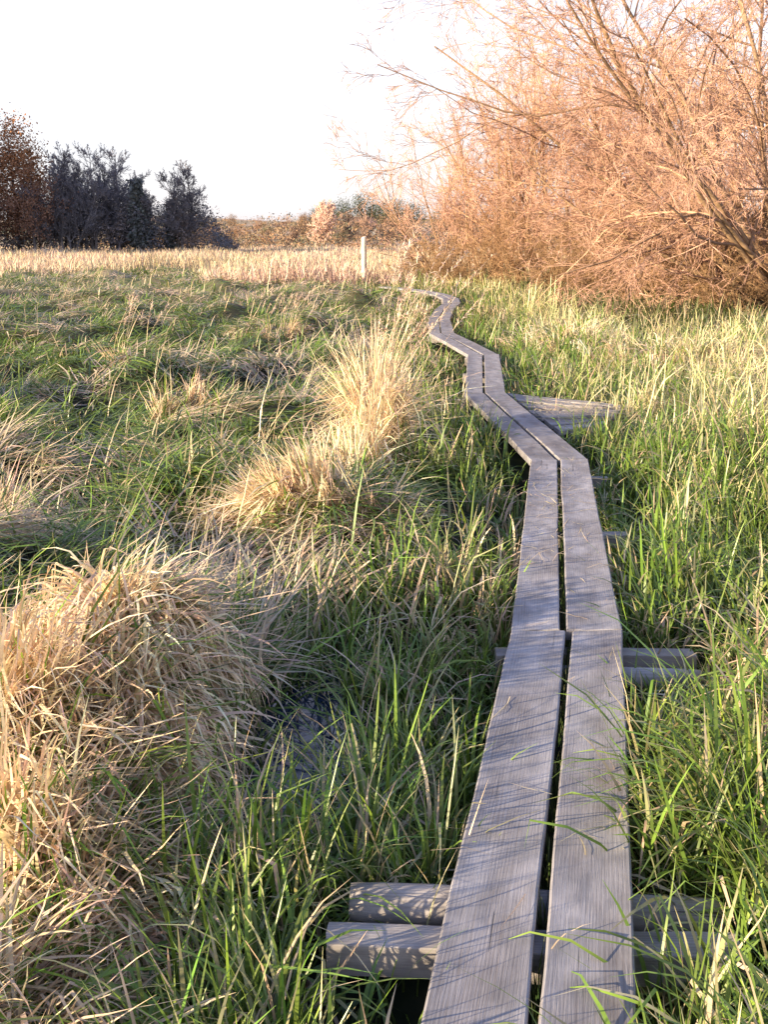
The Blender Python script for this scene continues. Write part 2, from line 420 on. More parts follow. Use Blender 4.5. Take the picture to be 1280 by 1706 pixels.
# fresh green sedge in tufts
acc = Acc()
x0, y0 = sample(25000, 1.15, 62)
ph0 = R.uniform(0, 2*PI, len(x0))*.8+1.0*fld(x0, y0, 17, 2.5); sz0 = R.uniform(.7, 1.3, len(x0)); st0 = R.normal(0, .22, len(x0)); cl0 = R.random(len(x0))
x, y, idx = locks(x0, y0, 8, .028*(1+y0/9))
k = keep_off(x, y, .262)
d = x-cx_of(y)
patch = fld(x, y, 11, 3.0)
left = d < 0
dens = np.where(left, np.where(d > -1.05-.3*fld(x, y, 13, 2), 1.0, .10+.06*patch), 1.0)
dens = np.where(y < 3.0, np.where(left & (x < -.55), .25, dens), dens)
dens = dens*(1-.95*water_mask(x, y))
dens = dens*np.where((x > -.2) & (x < .95) & (y > 1.8) & (y < 2.40), .26, 1)
dens = dens*np.where(fld(x, y, 15, 1.1) < -.8, .4, 1)
k &= R.random(len(x)) < dens
x, y, d, patch, idx = x[k], y[k], d[k], patch[k], idx[k]; N = len(x)
lenf = np.where(d > 0, .46, .38)
L = lenf*R.uniform(.55, 1.3, N)*sz0[idx]*(1+.15*patch)
L = np.where(np.abs(d) < .5, L*.78, L)
L = np.where(d < -1.2, L*.75, L)
L = np.where((x > 1.5) & (x < 2.6) & (y > 8.2) & (y < 10), L*.65, L)
L = np.where((x > 1.0) & (x < 1.45) & (y > 3.3) & (y < 4.1), L*.6, L)
w = R.uniform(.006, .0145, N)*(1+y/20)
phi = ph0[idx]+R.normal(0, 1.1, N)
th0 = np.abs(R.normal(.16, .22, N)); curv = np.abs(R.normal(1.2, .85, N))
st = np.clip(R.random(N)*.5+np.where(d > 0, .26*sstep(.8, 3.5, d)*sstep(6, 12, y)*(1-sstep(18, 23, y)*(x > 4)), .12)+.14*fld(x, y, 19, 3.5)+st0[idx]-.32, 0, 1)
isstraw = R.random(N) < st*1.1
g = mixc(GREEN, GREEN2, np.clip(.5*R.random(N)+.5*cl0[idx], 0, 1)); g = mixc(g, OLIVE, np.clip(R.random(N)*.5+.25*(y > 20), 0, 1))
g = np.where(((x > 4.2) & (y > 18.5) & (y < 34))[:, None], g*.45, g)  # sedge below the willows darkened in colour to stand for their shade
sc = mixc(STRAW, STRAW2, R.random(N))
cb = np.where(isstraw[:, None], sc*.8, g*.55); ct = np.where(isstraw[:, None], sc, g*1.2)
tipy = R.random(N) < .2
ct = np.where(tipy[:, None] & ~isstraw[:, None], mixc(g, STRAW, np.full(N, .6)), ct)
kk = R.random(N) < .22
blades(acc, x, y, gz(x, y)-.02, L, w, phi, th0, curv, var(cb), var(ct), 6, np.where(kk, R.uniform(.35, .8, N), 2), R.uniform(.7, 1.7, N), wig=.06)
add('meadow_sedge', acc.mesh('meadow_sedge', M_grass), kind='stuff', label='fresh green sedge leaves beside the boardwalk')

# matted meadow on the left, lying in locks
acc = Acc()
x0, y0 = sample(13500, 1.2, 62, .35)
flow0 = .5+1.7*fld(x0, y0, 23, 2.2)+R.normal(0, .4, len(x0)); t00 = np.clip(R.normal(1.34, .28, len(x0)), .1, 1.55); c00 = np.abs(R.normal(.45, .35, len(x0))); l00 = R.uniform(.6, 1.4, len(x0)); s00 = R.normal(0, .2, len(x0)); z00 = R.uniform(0, .13, len(x0))
x, y, idx = locks(x0, y0, 13, .045*(1+y0/9))
d = x-cx_of(y)
k = (d < -.85-.4*R.random(len(x))) & (R.random(len(x)) < 1-.97*water_mask(x, y)) & keep_off(x, y, .5)
k &= ~((x > -.75) & (y < 3.2) & (R.random(len(x)) < .8))
k &= ~((fld(x, y, 29, 1.3) < -1.05) & (R.random(len(x)) < .75))
x, y, d, idx = x[k], y[k], d[k], idx[k]; N = len(x)
L = R.uniform(.28, .5, N)*l00[idx]; w = R.uniform(.005, .012, N)*(1+y/16)
s = np.clip(.20+.38*fld(x, y, 25, 2.0)+.22*fld(x, y, 26, 6)+s00[idx], .02, .95)
s = np.where(y < 4.8, np.maximum(s, .65*(x < -.5)), s)
s = np.where((y > 30), s+.2, s)
isS = R.random(N) < s*.95
sc = mixc(mixc(STRAW, GREY, R.random(N)*.6), PINK, R.random(N)*.4)
g = mixc(mixc(DGREEN, GREEN2, R.random(N)), OLIVE, R.random(N)*.4)
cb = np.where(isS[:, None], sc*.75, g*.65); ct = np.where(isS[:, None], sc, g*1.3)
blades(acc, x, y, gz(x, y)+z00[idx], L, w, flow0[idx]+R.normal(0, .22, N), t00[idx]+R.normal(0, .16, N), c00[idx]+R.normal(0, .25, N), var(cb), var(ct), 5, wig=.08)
x, y = sample(5000, 4.5, 60, .5)
k = keep_off(x, y, .6) & (fld(x, y, 27, 5)+.6*fld(x, y, 28, 1.4) > .5) & (x < cx_of(y)-.5)
x, y = x[k], y[k]; N = len(x)
blades(acc, x, y, gz(x, y), R.uniform(.35, .8, N), R.uniform(.003, .006, N)*(1+y/9), R.normal(.2, .8, N), np.abs(R.normal(.45, .3, N)), R.uniform(.2, 1.4, N), var(np.tile(STRAW, (N, 1))), var(np.tile(STRAW, (N, 1))), 5)
add('matted_meadow_grass', acc.mesh('matted_meadow_grass', M_grass), kind='stuff', label='matted green and straw coloured meadow grass')

acc = Acc()
x0, y0 = sample(7200, 6, 40, .6)
p0 = R.uniform(0, 6.28, len(x0)); l0_ = R.uniform(.7, 1.3, len(x0)); g0_ = R.random(len(x0))**1.4
x, y, idx = locks(x0, y0, 9, .05*(1+y0/12))
d = x-cx_of(y)
k = (d > .9) & keep_off(x, y, .5) & (fld(x, y, 31, 3.5)*.75+1.3*sstep(1.0, 2.6, d)*sstep(7, 12, y)-.9+.9*sstep(.34, .42, x/y) > .05)
k |= (d > .7) & (R.random(len(x)) < .08) & keep_off(x, y, .5)
k &= ~((x > 4.2+.4*fld(x, y, 33, 3)) & (y > 19) & (R.random(len(x)) < .95))
x, y, idx = x[k], y[k], idx[k]; N = len(x)
YS = col((.88, .74, .44))
blades(acc, x, y, gz(x, y), R.uniform(.4, .85, N)*l0_[idx], R.uniform(.005, .010, N)*(1+y/16), p0[idx]+R.normal(0, .8, N), np.abs(R.normal(.3, .3, N)), np.abs(R.normal(1.0, .6, N)),
       var(mixc(YS*.8, OLIVE, g0_[idx]*.8)), var(mixc(YS, GREEN2, g0_[idx]*.7)), 5, np.where(R.random(N) < .3, .5, 2), 1.2)
add('dry_sedge', acc.mesh('dry_sedge', M_straw), kind='stuff', label='sunlit yellow dry sedge mixed in grass')

acc = Acc()
u = R.random(90000); y = 42*(230/42.)**u; x = R.uniform(-1, 1, len(y))*(.47*y+3)
k = (y+6*fld(x, y, 41, 25) > 50)
x, y = x[k], y[k]; N = len(x)
c0 = mixc(mixc(STRAW, PINK, np.clip(.6+.4*fld(x, y, 42, 30), 0, 1)), OLIVE, np.clip(.15+.25*fld(x, y, 43, 14), 0, .6))
blades(acc, x, y, gz(x, y), R.uniform(.3, .9, N)*(1+.25*fld(x, y, 44, 12)), .02+y*.0006, R.uniform(0, 6.28, N), np.abs(R.normal(.2, .2, N)), R.uniform(.1, .9, N), var(c0*.8, .25), var(c0, .25), 3)
add('reed_belt', acc.mesh('reed_belt', M_straw), kind='stuff', label='pale pinkish dry reeds across the far meadow')

def tussock(name, cx0, cy0, rx, ry, n, L, lab, th=(.5, .3), cv=(1.6, .5), w=(.005, .011), green=.08, stalks=0, slen=1.4, bias=None, bf=.45, cat='grass tussock', zb=.0, bright=1., k=14, kink=.5, lspread=.3):
    acc = Acc()
    m0 = max(4, n//k)
    a = R.uniform(0, 2*PI, m0); r0 = R.random(m0)**.62
    xc = cx0+rx*r0*np.cos(a); yc = cy0+ry*r0*np.sin(a)
    ph0 = a+R.normal(0, .6, m0)
    if bias is not None:
        m = R.random(m0) < bf; ph0 = np.where(m, bias+R.normal(0, .45, m0), ph0)
    t0 = np.abs(R.normal(th[0]*r0+.08, th[1], m0)); c0 = np.abs(R.normal(cv[0], cv[1], m0)); l0 = R.uniform(.9-lspread, .9+lspread, m0)
    kt0 = R.uniform(.25, .8, m0); ka0 = R.uniform(.6, 1.8, m0); b0 = 1+R.normal(0, .12, m0); z0_ = zb*R.random(m0)*(1-r0)
    x, y, idx = locks(xc, yc, k, .025); n = len(x)
    isg = R.random(n) < green
    sc = mixc(mixc(STRAW, STRAW2, R.random(n)), PINK, R.random(n)*.25)*bright*b0[idx][:, None]
    g = mixc(np.tile(GREEN, (n, 1)), GREEN2, R.random(n))
    cc = np.where(isg[:, None], g, sc)
    kk = R.random(n) < kink
    Ln = R.uniform(.7, 1.15, n)*L*l0[idx]*(1-.25*r0[idx])
    blades(acc, x, y, gz(x, y)+z0_[idx], Ln, R.uniform(w[0], w[1], n), ph0[idx]+R.normal(0, .22, n),
           np.abs(t0[idx]+R.normal(0, .12, n)), c0[idx]+R.normal(0, .25, n), var(cc*.85, .12), var(cc*1.05, .12), 8,
           np.where(kk, kt0[idx]+R.normal(0, .06, n), 2), ka0[idx])
    if stalks:
        m = stalks
        a = R.uniform(0, 2*PI, m); r = np.sqrt(R.random(m))*.9
        x = cx0+rx*r*np.cos(a); y = cy0+ry*r*np.sin(a)
        cc = var(np.tile(STRAW*1.05, (m, 1)), .1)
        P = blades(acc, x, y, gz(x, y), R.uniform(.6, 1.1, m)*slen, .006, R.normal(.2, .5, m), np.abs(R.normal(.14, .12, m)), R.uniform(.1, .8, m), cc, cc, 8, wig=.04)
        nb_ = 34
        tt = R.uniform(0, 1, (m, nb_))
        p0 = P[:, 6]; p1 = P[:, 8]
        q = p0[:, None]+(p1-p0)[:, None]*tt[:, :, None]
        q = q.reshape(-1, 3); M_ = len(q)
        c2 = var(np.tile(col((.74, .58, .44)), (M_, 1)), .15)
        blades(acc, q[:, 0], q[:, 1], q[:, 2], R.uniform(.03, .10, M_), .008, R.normal(.2, 1.2, M_), R.uniform(.3, 1.2, M_), R.uniform(.4, 1.4, M_), c2, c2, 2, clip=False)
    base = np.array([cx0, cy0, float(gz(cx0, cy0))])
    acc.V = [v-base for v in acc.V]
    return add(name, acc.mesh(name, M_straw), tuple(base), label=lab, category=cat)
T = 'grass_tussock'
tussock(T, -.98, 3.8, .26, .24, 2500, .52, 'large mound of bent sunlit straw beside dark water', th=(.6, .4), cv=(2.3, .8), w=(.009, .017), green=.04, zb=.06, bright=1.2, kink=.7, bias=-.4, bf=.35)
tussock(T, -.86, 3.4, .22, .28, 1400, .44, 'drooping straw spilling from a mound', th=(1.1, .35), cv=(1.3, .6), w=(.009, .016), green=.05, zb=.05, bias=-1.0, bf=.8, bright=1.18)
tussock(T, -1.28, 3.2, .52, .4, 3600, .54, 'collapsed heap of dry drooping straw leaves', th=(1.3, .2), cv=(.8, .5), w=(.009, .016), green=.05, zb=.08, bias=-.9, bf=.85, bright=1.2, kink=.5)
tussock(T, -1.0, 2.6, .44, .4, 3200, .52, 'matted pale straw lying over wet ground', th=(1.32, .2), cv=(.7, .5), w=(.009, .016), green=.07, zb=.06, bias=-.8, bf=.85, bright=1.2, kink=.5)
tussock(T, -.95, 1.95, .42, .35, 2600, .46, 'low flattened straw tussock with green shoots', th=(1.3, .2), cv=(.7, .5), w=(.008, .015), green=.12, zb=.05, bias=-.6, bf=.8, bright=1.15, kink=.5)
tussock(T, -.06, 8.9, .15, .22, 1100, 1.0, 'tall upright bright straw tussock with feathery seed stalks', th=(.16, .10), cv=(.45, .6), w=(.008, .015), green=.02, stalks=30, slen=1.75, zb=.1, bright=1.28, kink=.45, lspread=.5, k=7)
tussock(T, -.16, 8.35, .14, .3, 700, .7, 'leaning bleached straw tussock beside a taller clump', th=(.4, .25), cv=(1.1, .6), w=(.008, .014), green=.04, stalks=6, slen=1.0, bias=-2.0, bright=1.28, lspread=.5, k=7)
tussock(T, -.28, 7.5, .2, .45, 900, .55, 'leaning straw tussock spilling over green grass', th=(1.2, .2), cv=(.7, .5), w=(.008, .013), green=.06, bias=-1.9, bf=.85, bright=1.25)
tussock(T, -.42, 6.4, .65, .32, 2400, .5, 'flattened straw mat fallen over meadow grass', th=(1.38, .1), cv=(.25, .3), w=(.008, .014), green=.08, bias=3.5, bf=.8, bright=1.25, zb=.1)
tussock(T, -3.3, 13.5, .3, .25, 120, .5, 'small dry grass tuft in the meadow', th=(.5, .3), cv=(1., .5), w=(.009, .015), green=.1, stalks=10, slen=.95)
tussock(T, -1.9, 19, .6, .5, 200, .5, 'small dry grass tuft in the meadow', th=(.5, .3), cv=(1., .5), w=(.012, .018), green=.1, stalks=22, slen=1.0)
tussock(T, -4.6, 10, .7, .4, 800, .45, 'flattened straw mat fallen over meadow grass', th=(1.4, .1), cv=(.2, .3), w=(.009, .016), green=.15, bias=.4, bf=.8, bright=1.15)
tussock(T, -2.1, 10.5, .8, .4, 900, .45, 'flattened straw mat fallen over meadow grass', th=(1.4, .1), cv=(.2, .3), w=(.009, .016), green=.15, bias=.4, bf=.8, bright=1.15)
tussock(T, -2.6, 6.8, .6, .3, 900, .42, 'flattened straw mat fallen over meadow grass', th=(1.4, .1), cv=(.2, .3), w=(.008, .014), green=.15, bias=.6, bf=.8, bright=1.15)
tussock(T, 3.9, 14.5, 1.1, .9, 2000, .75, 'bright yellow dry sedge clump near the willows', th=(.4, .25), cv=(1.2, .5), w=(.012, .02), green=.2, bright=1.3)
tussock(T, 4.4, 12, .9, .9, 1800, .7, 'bright yellow dry sedge clump near the willows', th=(.4, .25), cv=(1.2, .5), w=(.011, .018), green=.25, bright=1.3)
tussock(T, 3.0, 17, 1.0, 1.2, 1500, .75, 'bright yellow dry sedge clump near the willows', th=(.4, .25), cv=(1.2, .5), w=(.013, .02), green=.2, bright=1.3)

acc = Acc()
N = 150; y = R.uniform(2, 14, N); y = np.where(R.random(N) < .6, R.normal(6.3, .7, N), y); x = cx_of(y)+R.uniform(-.2, .2, N)
blades(acc, x, y, np.full(N, TOP+.008), R.uniform(.04, .25, N), .004, R.uniform(0, 6.28, N), np.full(N, 1.57), R.normal(0, .05, N), var(np.tile(STRAW*.8, (N, 1))), var(np.tile(STRAW, (N, 1))), 5, clip=False, roll=.2)
N = 320; t_ = R.random(N); x = 1.5+.8*t_; y = 10.4+R.normal(0, .35, N)
blades(acc, x, y, np.full(N, TOP-.015), R.uniform(.08, .4, N), .006, R.uniform(0, 6.28, N), np.full(N, 1.56), R.normal(0, .05, N), var(np.tile(STRAW*.8, (N, 1))), var(np.tile(STRAW, (N, 1))), 4, clip=False, roll=.2)
N = 700; y = R.uniform(1.4, 11, N)
gx = np.interp(y, [.5, 4.187, 7.775, 11.3], [.03, .785, 1.32, 1.09])
blades(acc, gx+R.normal(0, .006, N), y, np.full(N, .06), R.uniform(.10, .185, N), .005, R.uniform(0, 6.28, N), np.abs(R.normal(0, .08, N)), R.uniform(0, .8, N), var(np.tile(DGREEN, (N, 1))), var(np.tile(OLIVE, (N, 1))), 4, clip=False)
add('fallen_straw', acc.mesh('fallen_straw', M_straw), kind='stuff', label='loose dead grass leaves scattered on the planks')

# ------------------------------------------------------------ trees
def norm(a): return a/(np.linalg.norm(a, axis=-1, keepdims=True)+1e-9)
def poly(r, start, dirs, lens, P, wander, trop):
    N = len(start); out = np.zeros((N, P, 3)); out[:, 0] = start; d = norm(dirs); p = start.copy()
    for i in range(1, P):
        d = norm(d+r.normal(0, wander, (N, 3))+np.asarray(trop))
        p = p+d*(lens/(P-1))[:, None]; out[:, i] = p
    return out
def spawn(r, P, rad, lens, c, tmin, ang, ratio, rr):
    N, M, _ = P.shape
    idx = np.repeat(np.arange(N), c); n = len(idx)
    t = tmin+(1-tmin)*r.random(n); f = t*(M-1); i0 = np.minimum(f.astype(int), M-2); fr = f-i0
    a = P[idx, i0]; b = P[idx, i0+1]; s = a+(b-a)*fr[:, None]; tg = norm(b-a)
    rnd = norm(r.normal(0, 1, (n, 3))); perp = norm(rnd-(rnd*tg).sum(1)[:, None]*tg)
    A = r.normal(ang, .2, n)
    d = tg*np.cos(A)[:, None]+perp*np.sin(A)[:, None]
    L = lens[idx]*ratio*(1.15-.6*t)*r.uniform(.6, 1.3, n)
    return s, d, L, rad[idx, i0]*rr
def bare_tree(name, seed, starts, dirs, lens, r0, spec, cbark, ctwig, split=2, rmin=.006, trop0=.03):
    r = np.random.default_rng(seed)
    tr = Acc(); cr = Acc()
    P = poly(r, starts, dirs, lens, 12, .09, (0, 0, trop0)); s = np.linspace(0, 1, 12)
    rad = r0[:, None]*(1-.8*s)[None]
    tubes(tr, P, rad, 9, np.tile(cbark, (len(starts), 1)))
    for li, (c, tmin, ang, ratio, rr, Pn, wan, trop, k) in enumerate(spec):
        s_, d_, L_, ra_ = spawn(r, P, rad, lens, c, tmin, ang, ratio, rr)
        P = poly(r, s_, d_, L_, Pn, wan, trop); lens = L_
        ra_ = np.maximum(ra_, rmin)
        rad = ra_[:, None]*(1-.65*np.linspace(0, 1, Pn))[None]
        f = min(1, (li+1)/len(spec))
        cc = (cbark*(1-f)+ctwig*f)*(1+r.normal(0, .15, (len(s_), 1)))
        tubes(tr if li < split-1 else cr, P, rad, k, np.clip(cc, .01, .9))
    return tr.mesh(name+'_trunk', M_bark, True), cr.mesh(name+'_crown', M_bark, False)

def place_tree(name, meshes, x, y, s, rot, lab, cat='tree', group=None, z=None):
    e = add(name, None, (x, y, float(gz(x, y)) if z is None else z), label=lab, category=cat); e.empty_display_size = .5
    if group: e['group'] = group
    e.rotation_euler[2] = rot; e.scale = (s[0], s[0], s[1]) if isinstance(s, tuple) else (s, s, s)
    for nm, me in zip(('trunk', 'crown'), meshes): add(nm, me, parent=e)
    return e
BARK = col((.30, .20, .12)); TWIG = col((.66, .41, .25)); TWIGP = col((.64, .39, .29))

az = np.array([3.3, 2.8, 2.2, 3.0, 1.2, 5.0, 3.6, 2.9, 3.2, 3.35, 3.0]); til = np.array([.80, .6, .4, 1.0, .3, .35, .65, .35, 1.15, .75, .9])
dirs = np.stack([np.sin(til)*np.cos(az), np.sin(til)*np.sin(az), np.cos(til)], 1)
st = np.stack([.45*np.cos(az), .45*np.sin(az), np.full(11, -.1)], 1)
big = bare_tree('willow_big', 5, st, dirs, np.array([10.5, 11.5, 10, 8, 9, 9, 8.5, 10.5, 6.5, 12, 11]), np.array([.085, .10, .09, .07, .09, .09, .075, .09, .05, .09, .08]),
    [(12, .15, .65, .50, .5, 9, .16, (0, 0, -.01), 6), (9, .12, .6, .47, .5, 7, .18, (0, 0, -.02), 4), (9, .1, .55, .47, .55, 6, .19, (0, 0, -.02), 3), (3, .1, .5, .55, .7, 4, .18, (0, 0, .0), 3)],
    BARK, TWIGP, 2, .0058)
place_tree('willow_tree', big, 10.4, 25.5, 1, 0, 'large bare multi-stemmed willow leaning over rough grass, orange twigs', 'tree')
def bush(seed, n, L, tilt, r0, c, c3=7, zt=.04, c1=9, c2=7, cap=.15):
    r = np.random.default_rng(seed)
    az = r.uniform(0, 2*PI, n)+np.arange(n)*2.4; til = np.clip(np.abs(r.normal(tilt, .12, n)), .03, tilt+cap)
    dirs = np.stack([np.sin(til)*np.cos(az), np.sin(til)*np.sin(az), np.cos(til)], 1)
    st = np.stack([.9*r.random(n)*np.cos(az), .9*r.random(n)*np.sin(az), np.full(n, -.1)], 1)
    return bare_tree('willow_bush', seed, st, dirs, L*r.uniform(.75, 1.0, n), r0*r.uniform(.7, 1.2, n),
      [(c1, .12, .6, .42, .5, 8, .14, (0, 0, zt), 5), (c2, .1, .6, .48, .5, 6, .17, (0, 0, .01), 3), (c3, .1, .55, .52, .6, 4, .19, (0, 0, .0), 3)], BARK, c, 2, .0072)
B1_ = bush(21, 13, 8.6, .30, .06, TWIG); B2_ = bush(22, 13, 7.6, .38, .05, TWIGP)
S1_ = bush(23, 18, 3.9, .65, .035, TWIG*col((.60, .58, .52)), 8, .05, 8, 8, .3); S2_ = bush(24, 20, 3.2, .8, .035, TWIG*col((.48, .48, .42)), 8, .05, 8, 8, .3)
G = 'bare willows lining the meadow edge'
for (x, y, s, rt, m, lab) in [(2.6, 46, .82, .3, B2_, 'airy bare willow bush with fine pale twigs'), (4.4, 44.5, 1.0, 4.9, B2_, 'rounded bare willow bush with fine pinkish twigs'), (6.4, 43, 1.12, 3.0, B1_, 'tall bare willow bush with fine pale orange twigs'), (8.2, 41, 1.14, 1.1, B2_, 'rounded bare willow bush with fine pinkish twigs'),
        (10.2, 41, 1.12, 3.7, B1_, 'dense bare willow bush with orange-brown twigs'), (12.8, 42, 1.2, 4.4, B1_, 'tall bare willow bush with fine pale orange twigs'), (10.5, 36, .8, 5.5, B2_, 'dense bare willow bush with orange-brown twigs'),
        (16, 40, 1.1, 5.2, B1_, 'tall bare willow bush with fine pale orange twigs'), (14, 33, .8, .8, B2_, 'dense bare willow bush with pinkish twigs')]:
    place_tree('willow_bush', m, x, y, s, rt, lab, 'bush', G)
G2 = 'low willow scrub along the meadow edge'
for i, (x, y, s) in enumerate([(3.2, 40, .7), (4.9, 38.5, .85), (6.8, 36, .95), (8.6, 34, .95), (7.4, 31.5, .75), (10.2, 31, 1.0), (11.9, 29.5, .95), (9.4, 28.3, .75), (12.6, 34, 1.1), (11.3, 26.5, .7), (8.7, 25.8, .62), (10.0, 24.2, .6), (1.8, 48, .6), (8.0, 28, .65), (6.6, 33, .6)]):
    place_tree('willow_shrub', S1_ if i % 2 else S2_, x, y, s, i*1.3, 'low tangled bare willow scrub with brown twigs', 'bush', G2)

HAZE_BARK = col((.15, .135, .14)); HAZE_TWIG = col((.25, .235, .255))  # bluish grey stands in for haze and shade on the far trees
def fartree(seed, H, n=1, c=HAZE_TWIG, tilt=.05, spread=.7, bark=HAZE_BARK, rm=.028, c1=26):
    r = np.random.default_rng(seed); az = r.uniform(0, 6.28, n); til = np.abs(r.normal(tilt, .05, n))
    dirs = np.stack([np.sin(til)*np.cos(az), np.sin(til)*np.sin(az), np.cos(til)], 1)
    st = np.zeros((n, 3)); st[:, :2] = r.normal(0, .5*(n > 1), (n, 2)); st[:, 2] = -.2
    return bare_tree('far_tree', seed, st, dirs, np.full(n, H)*r.uniform(.85, 1, n), np.full(n, H*.015),
       [(c1, .15, spread, .34, .5, 6, .10, (0, 0, .08), 4), (10, .12, .6, .42, .6, 5, .12, (0, 0, .04), 3), (8, .1, .6, .5, .7, 3, .12, (0, 0, .02), 3)], bark, c, 1, rm)
def leafcloud(acc, r, n_cl, per, rx, ry, rz, cz, cl, sz, c, cv=.25, shell=.55):
    u = norm(r.normal(0, 1, (n_cl, 3)))*(shell+(1-shell)*r.random((n_cl, 1)))
    ce = u*np.array([rx, ry, rz])+np.array([0, 0, cz])
    P = np.repeat(ce, per, 0)+r.normal(0, cl, (n_cl*per, 3)); n = len(P)
    a = norm(r.normal(0, 1, (n, 3))); b = norm(np.cross(a, r.normal(0, 1, (n, 3))))
    s = sz*r.uniform(.5, 1.2, (n, 1))
    V = np.stack([P-a*s, P-b*s*.6, P+a*s, P+b*s*.6], 1).reshape(-1, 3)
    F = np.arange(n*4).reshape(-1, 4)
    cc = np.repeat(np.repeat(1+r.normal(0, cv, (n_cl, 1)), per, 0)*np.asarray(c)*(1+r.normal(0, cv*.6, (n, 1))), 4, 0)
    acc.put(V, F, np.clip(cc, .005, .8))
def leafy(seed, H, W, c, base=.2, conifer=False, bark=HAZE_BARK, sz=.022, ncl=70, cv=.2, per=60):
    r = np.random.default_rng(seed); tr, _c = Acc(), Acc()
    P = poly(r, np.array([[0, 0, -.2]]), np.array([[0, 0, 1.]]), np.array([H*.9]), 8, .04, (0, 0, .1))
    rad = (H*.022*(1-.85*np.linspace(0, 1, 8)))[None]
    tubes(tr, P, rad, 7, np.tile(bark, (1, 1)))
    s_, d_, L_, ra_ = spawn(r, P, rad, np.array([H*.9]), 16, .25, 1.0, .42, .5)
    P2 = poly(r, s_, d_, L_, 5, .1, (0, 0, .06)); tubes(tr, P2, ra_[:, None]*(1-.7*np.linspace(0, 1, 5))[None], 4, np.tile(bark, (16, 1)))
    if conifer:
        for i in range(12):
            t = i/11.; leafcloud(_c, r, 9, 22, W*(1-t)**.8+.2, W*(1-t)**.8+.2, .3, H*(.15+.83*t), .35, .3, c, .12, .3)
    else:
        leafcloud(_c, r, ncl, per, W, W, H*(1-base)/2, H*(base+(1-base)/2), H*.055, H*sz, c, cv, .35)
    return tr.mesh('far_trunk', M_bark, True), _c.mesh('far_crown', M_far)
oak = leafy(51, 17.5, 5.8, (.34, .17, .085), .08, ncl=120, sz=.011, per=130, cv=.15); oak2 = leafy(52, 11, 4.8, (.27, .15, .10), .02, sz=.014, per=90, cv=.15)
dk = leafy(58, 12, 3.2, (.17, .165, .18), .03, sz=.010, ncl=60, cv=.12, per=90)  # blue-grey crown colour carries the treeline's shade
fb1 = fartree(53, 14); fb2 = fartree(54, 13, 3, HAZE_TWIG*.95, .12); fb3 = fartree(55, 12, 2, HAZE_TWIG*1.05, .08); fb4 = fartree(57, 12, 3, HAZE_TWIG*.85, .12, .75, c1=32, rm=.032)
con = leafy(56, 10, 2.0, (.13, .145, .14), .1, True)
G3 = 'dark autumn trees at the meadow edge'
OK_, OL, BT, BD, BW2, SP, DK = 'broad oak with rust-brown autumn leaves', 'low spreading oak with dull brown leaves', 'slender bare tree with bluish shade in its twig colour', 'bare multi-stemmed tree with dense twigs', 'bare twin-stemmed tree with shade tinted into its twigs', 'dark narrow spruce standing among bare trees', 'dense tree with grey shade tinted into its crown'
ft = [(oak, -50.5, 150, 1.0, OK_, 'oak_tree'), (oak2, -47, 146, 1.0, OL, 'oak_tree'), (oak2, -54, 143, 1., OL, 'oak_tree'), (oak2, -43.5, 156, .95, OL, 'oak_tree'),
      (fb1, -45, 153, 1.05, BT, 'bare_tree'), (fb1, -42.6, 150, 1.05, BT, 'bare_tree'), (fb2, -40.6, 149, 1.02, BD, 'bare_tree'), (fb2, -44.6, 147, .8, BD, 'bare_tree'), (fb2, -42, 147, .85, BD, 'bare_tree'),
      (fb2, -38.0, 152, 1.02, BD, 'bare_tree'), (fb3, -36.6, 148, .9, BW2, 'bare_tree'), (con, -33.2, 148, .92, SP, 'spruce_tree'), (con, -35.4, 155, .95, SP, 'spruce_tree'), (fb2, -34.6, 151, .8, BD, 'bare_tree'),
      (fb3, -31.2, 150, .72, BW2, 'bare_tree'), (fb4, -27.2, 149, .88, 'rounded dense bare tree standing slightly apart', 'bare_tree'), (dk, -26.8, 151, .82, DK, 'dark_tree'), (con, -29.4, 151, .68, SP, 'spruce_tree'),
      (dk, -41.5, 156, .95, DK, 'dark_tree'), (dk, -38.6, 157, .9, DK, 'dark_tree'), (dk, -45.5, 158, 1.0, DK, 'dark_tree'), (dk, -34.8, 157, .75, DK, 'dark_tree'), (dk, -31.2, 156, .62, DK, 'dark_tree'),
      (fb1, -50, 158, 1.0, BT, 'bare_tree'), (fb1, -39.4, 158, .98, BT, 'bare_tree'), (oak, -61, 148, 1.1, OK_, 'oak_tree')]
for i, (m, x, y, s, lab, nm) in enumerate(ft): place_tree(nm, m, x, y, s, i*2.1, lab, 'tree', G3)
def scrub(name, n, x, y, h, c, smin, smax, lab, seed):
    r = np.random.default_rng(seed)
    a = norm(r.normal(0, 1, (n, 3))); b = norm(r.normal(0, 1, (n, 3))); P = np.stack([x, y, gz(x, y)+h], 1); s = r.uniform(smin, smax, (n, 1))
    V = np.stack([P-a*s, P-b*s*.6, P+a*s, P+b*s*.6], 1).reshape(-1, 3)
    ac = Acc(); ac.put(V, np.arange(n*4).reshape(-1, 4), np.repeat(np.clip(c*(1+r.normal(0, .10, (n, 1))), .01, .8), 4, 0))
    add(name, ac.mesh(name, M_far), kind='stuff', label=lab)
r = np.random.default_rng(61)
n = 40000; x = r.uniform(-80, -21, n); y = 146+r.uniform(0, 12, n)
h = (4.8+1.3*fld(x, y, 62, 7))*r.random(n)**.6*np.clip((-20-x)/4, .15, 1)
uc = mixc(np.tile(col((.17, .165, .18)), (n, 1)), np.tile(col((.23, .16, .12)), (n, 1)), np.clip(.3+.4*fld(x, y, 69, 9), 0, 1))  # bluish part of the mix is painted shade and haze
scrub('undergrowth', n, x, y, h, uc, .08, .24, 'scrub tinted bluish for shade and haze below the distant trees', 61)
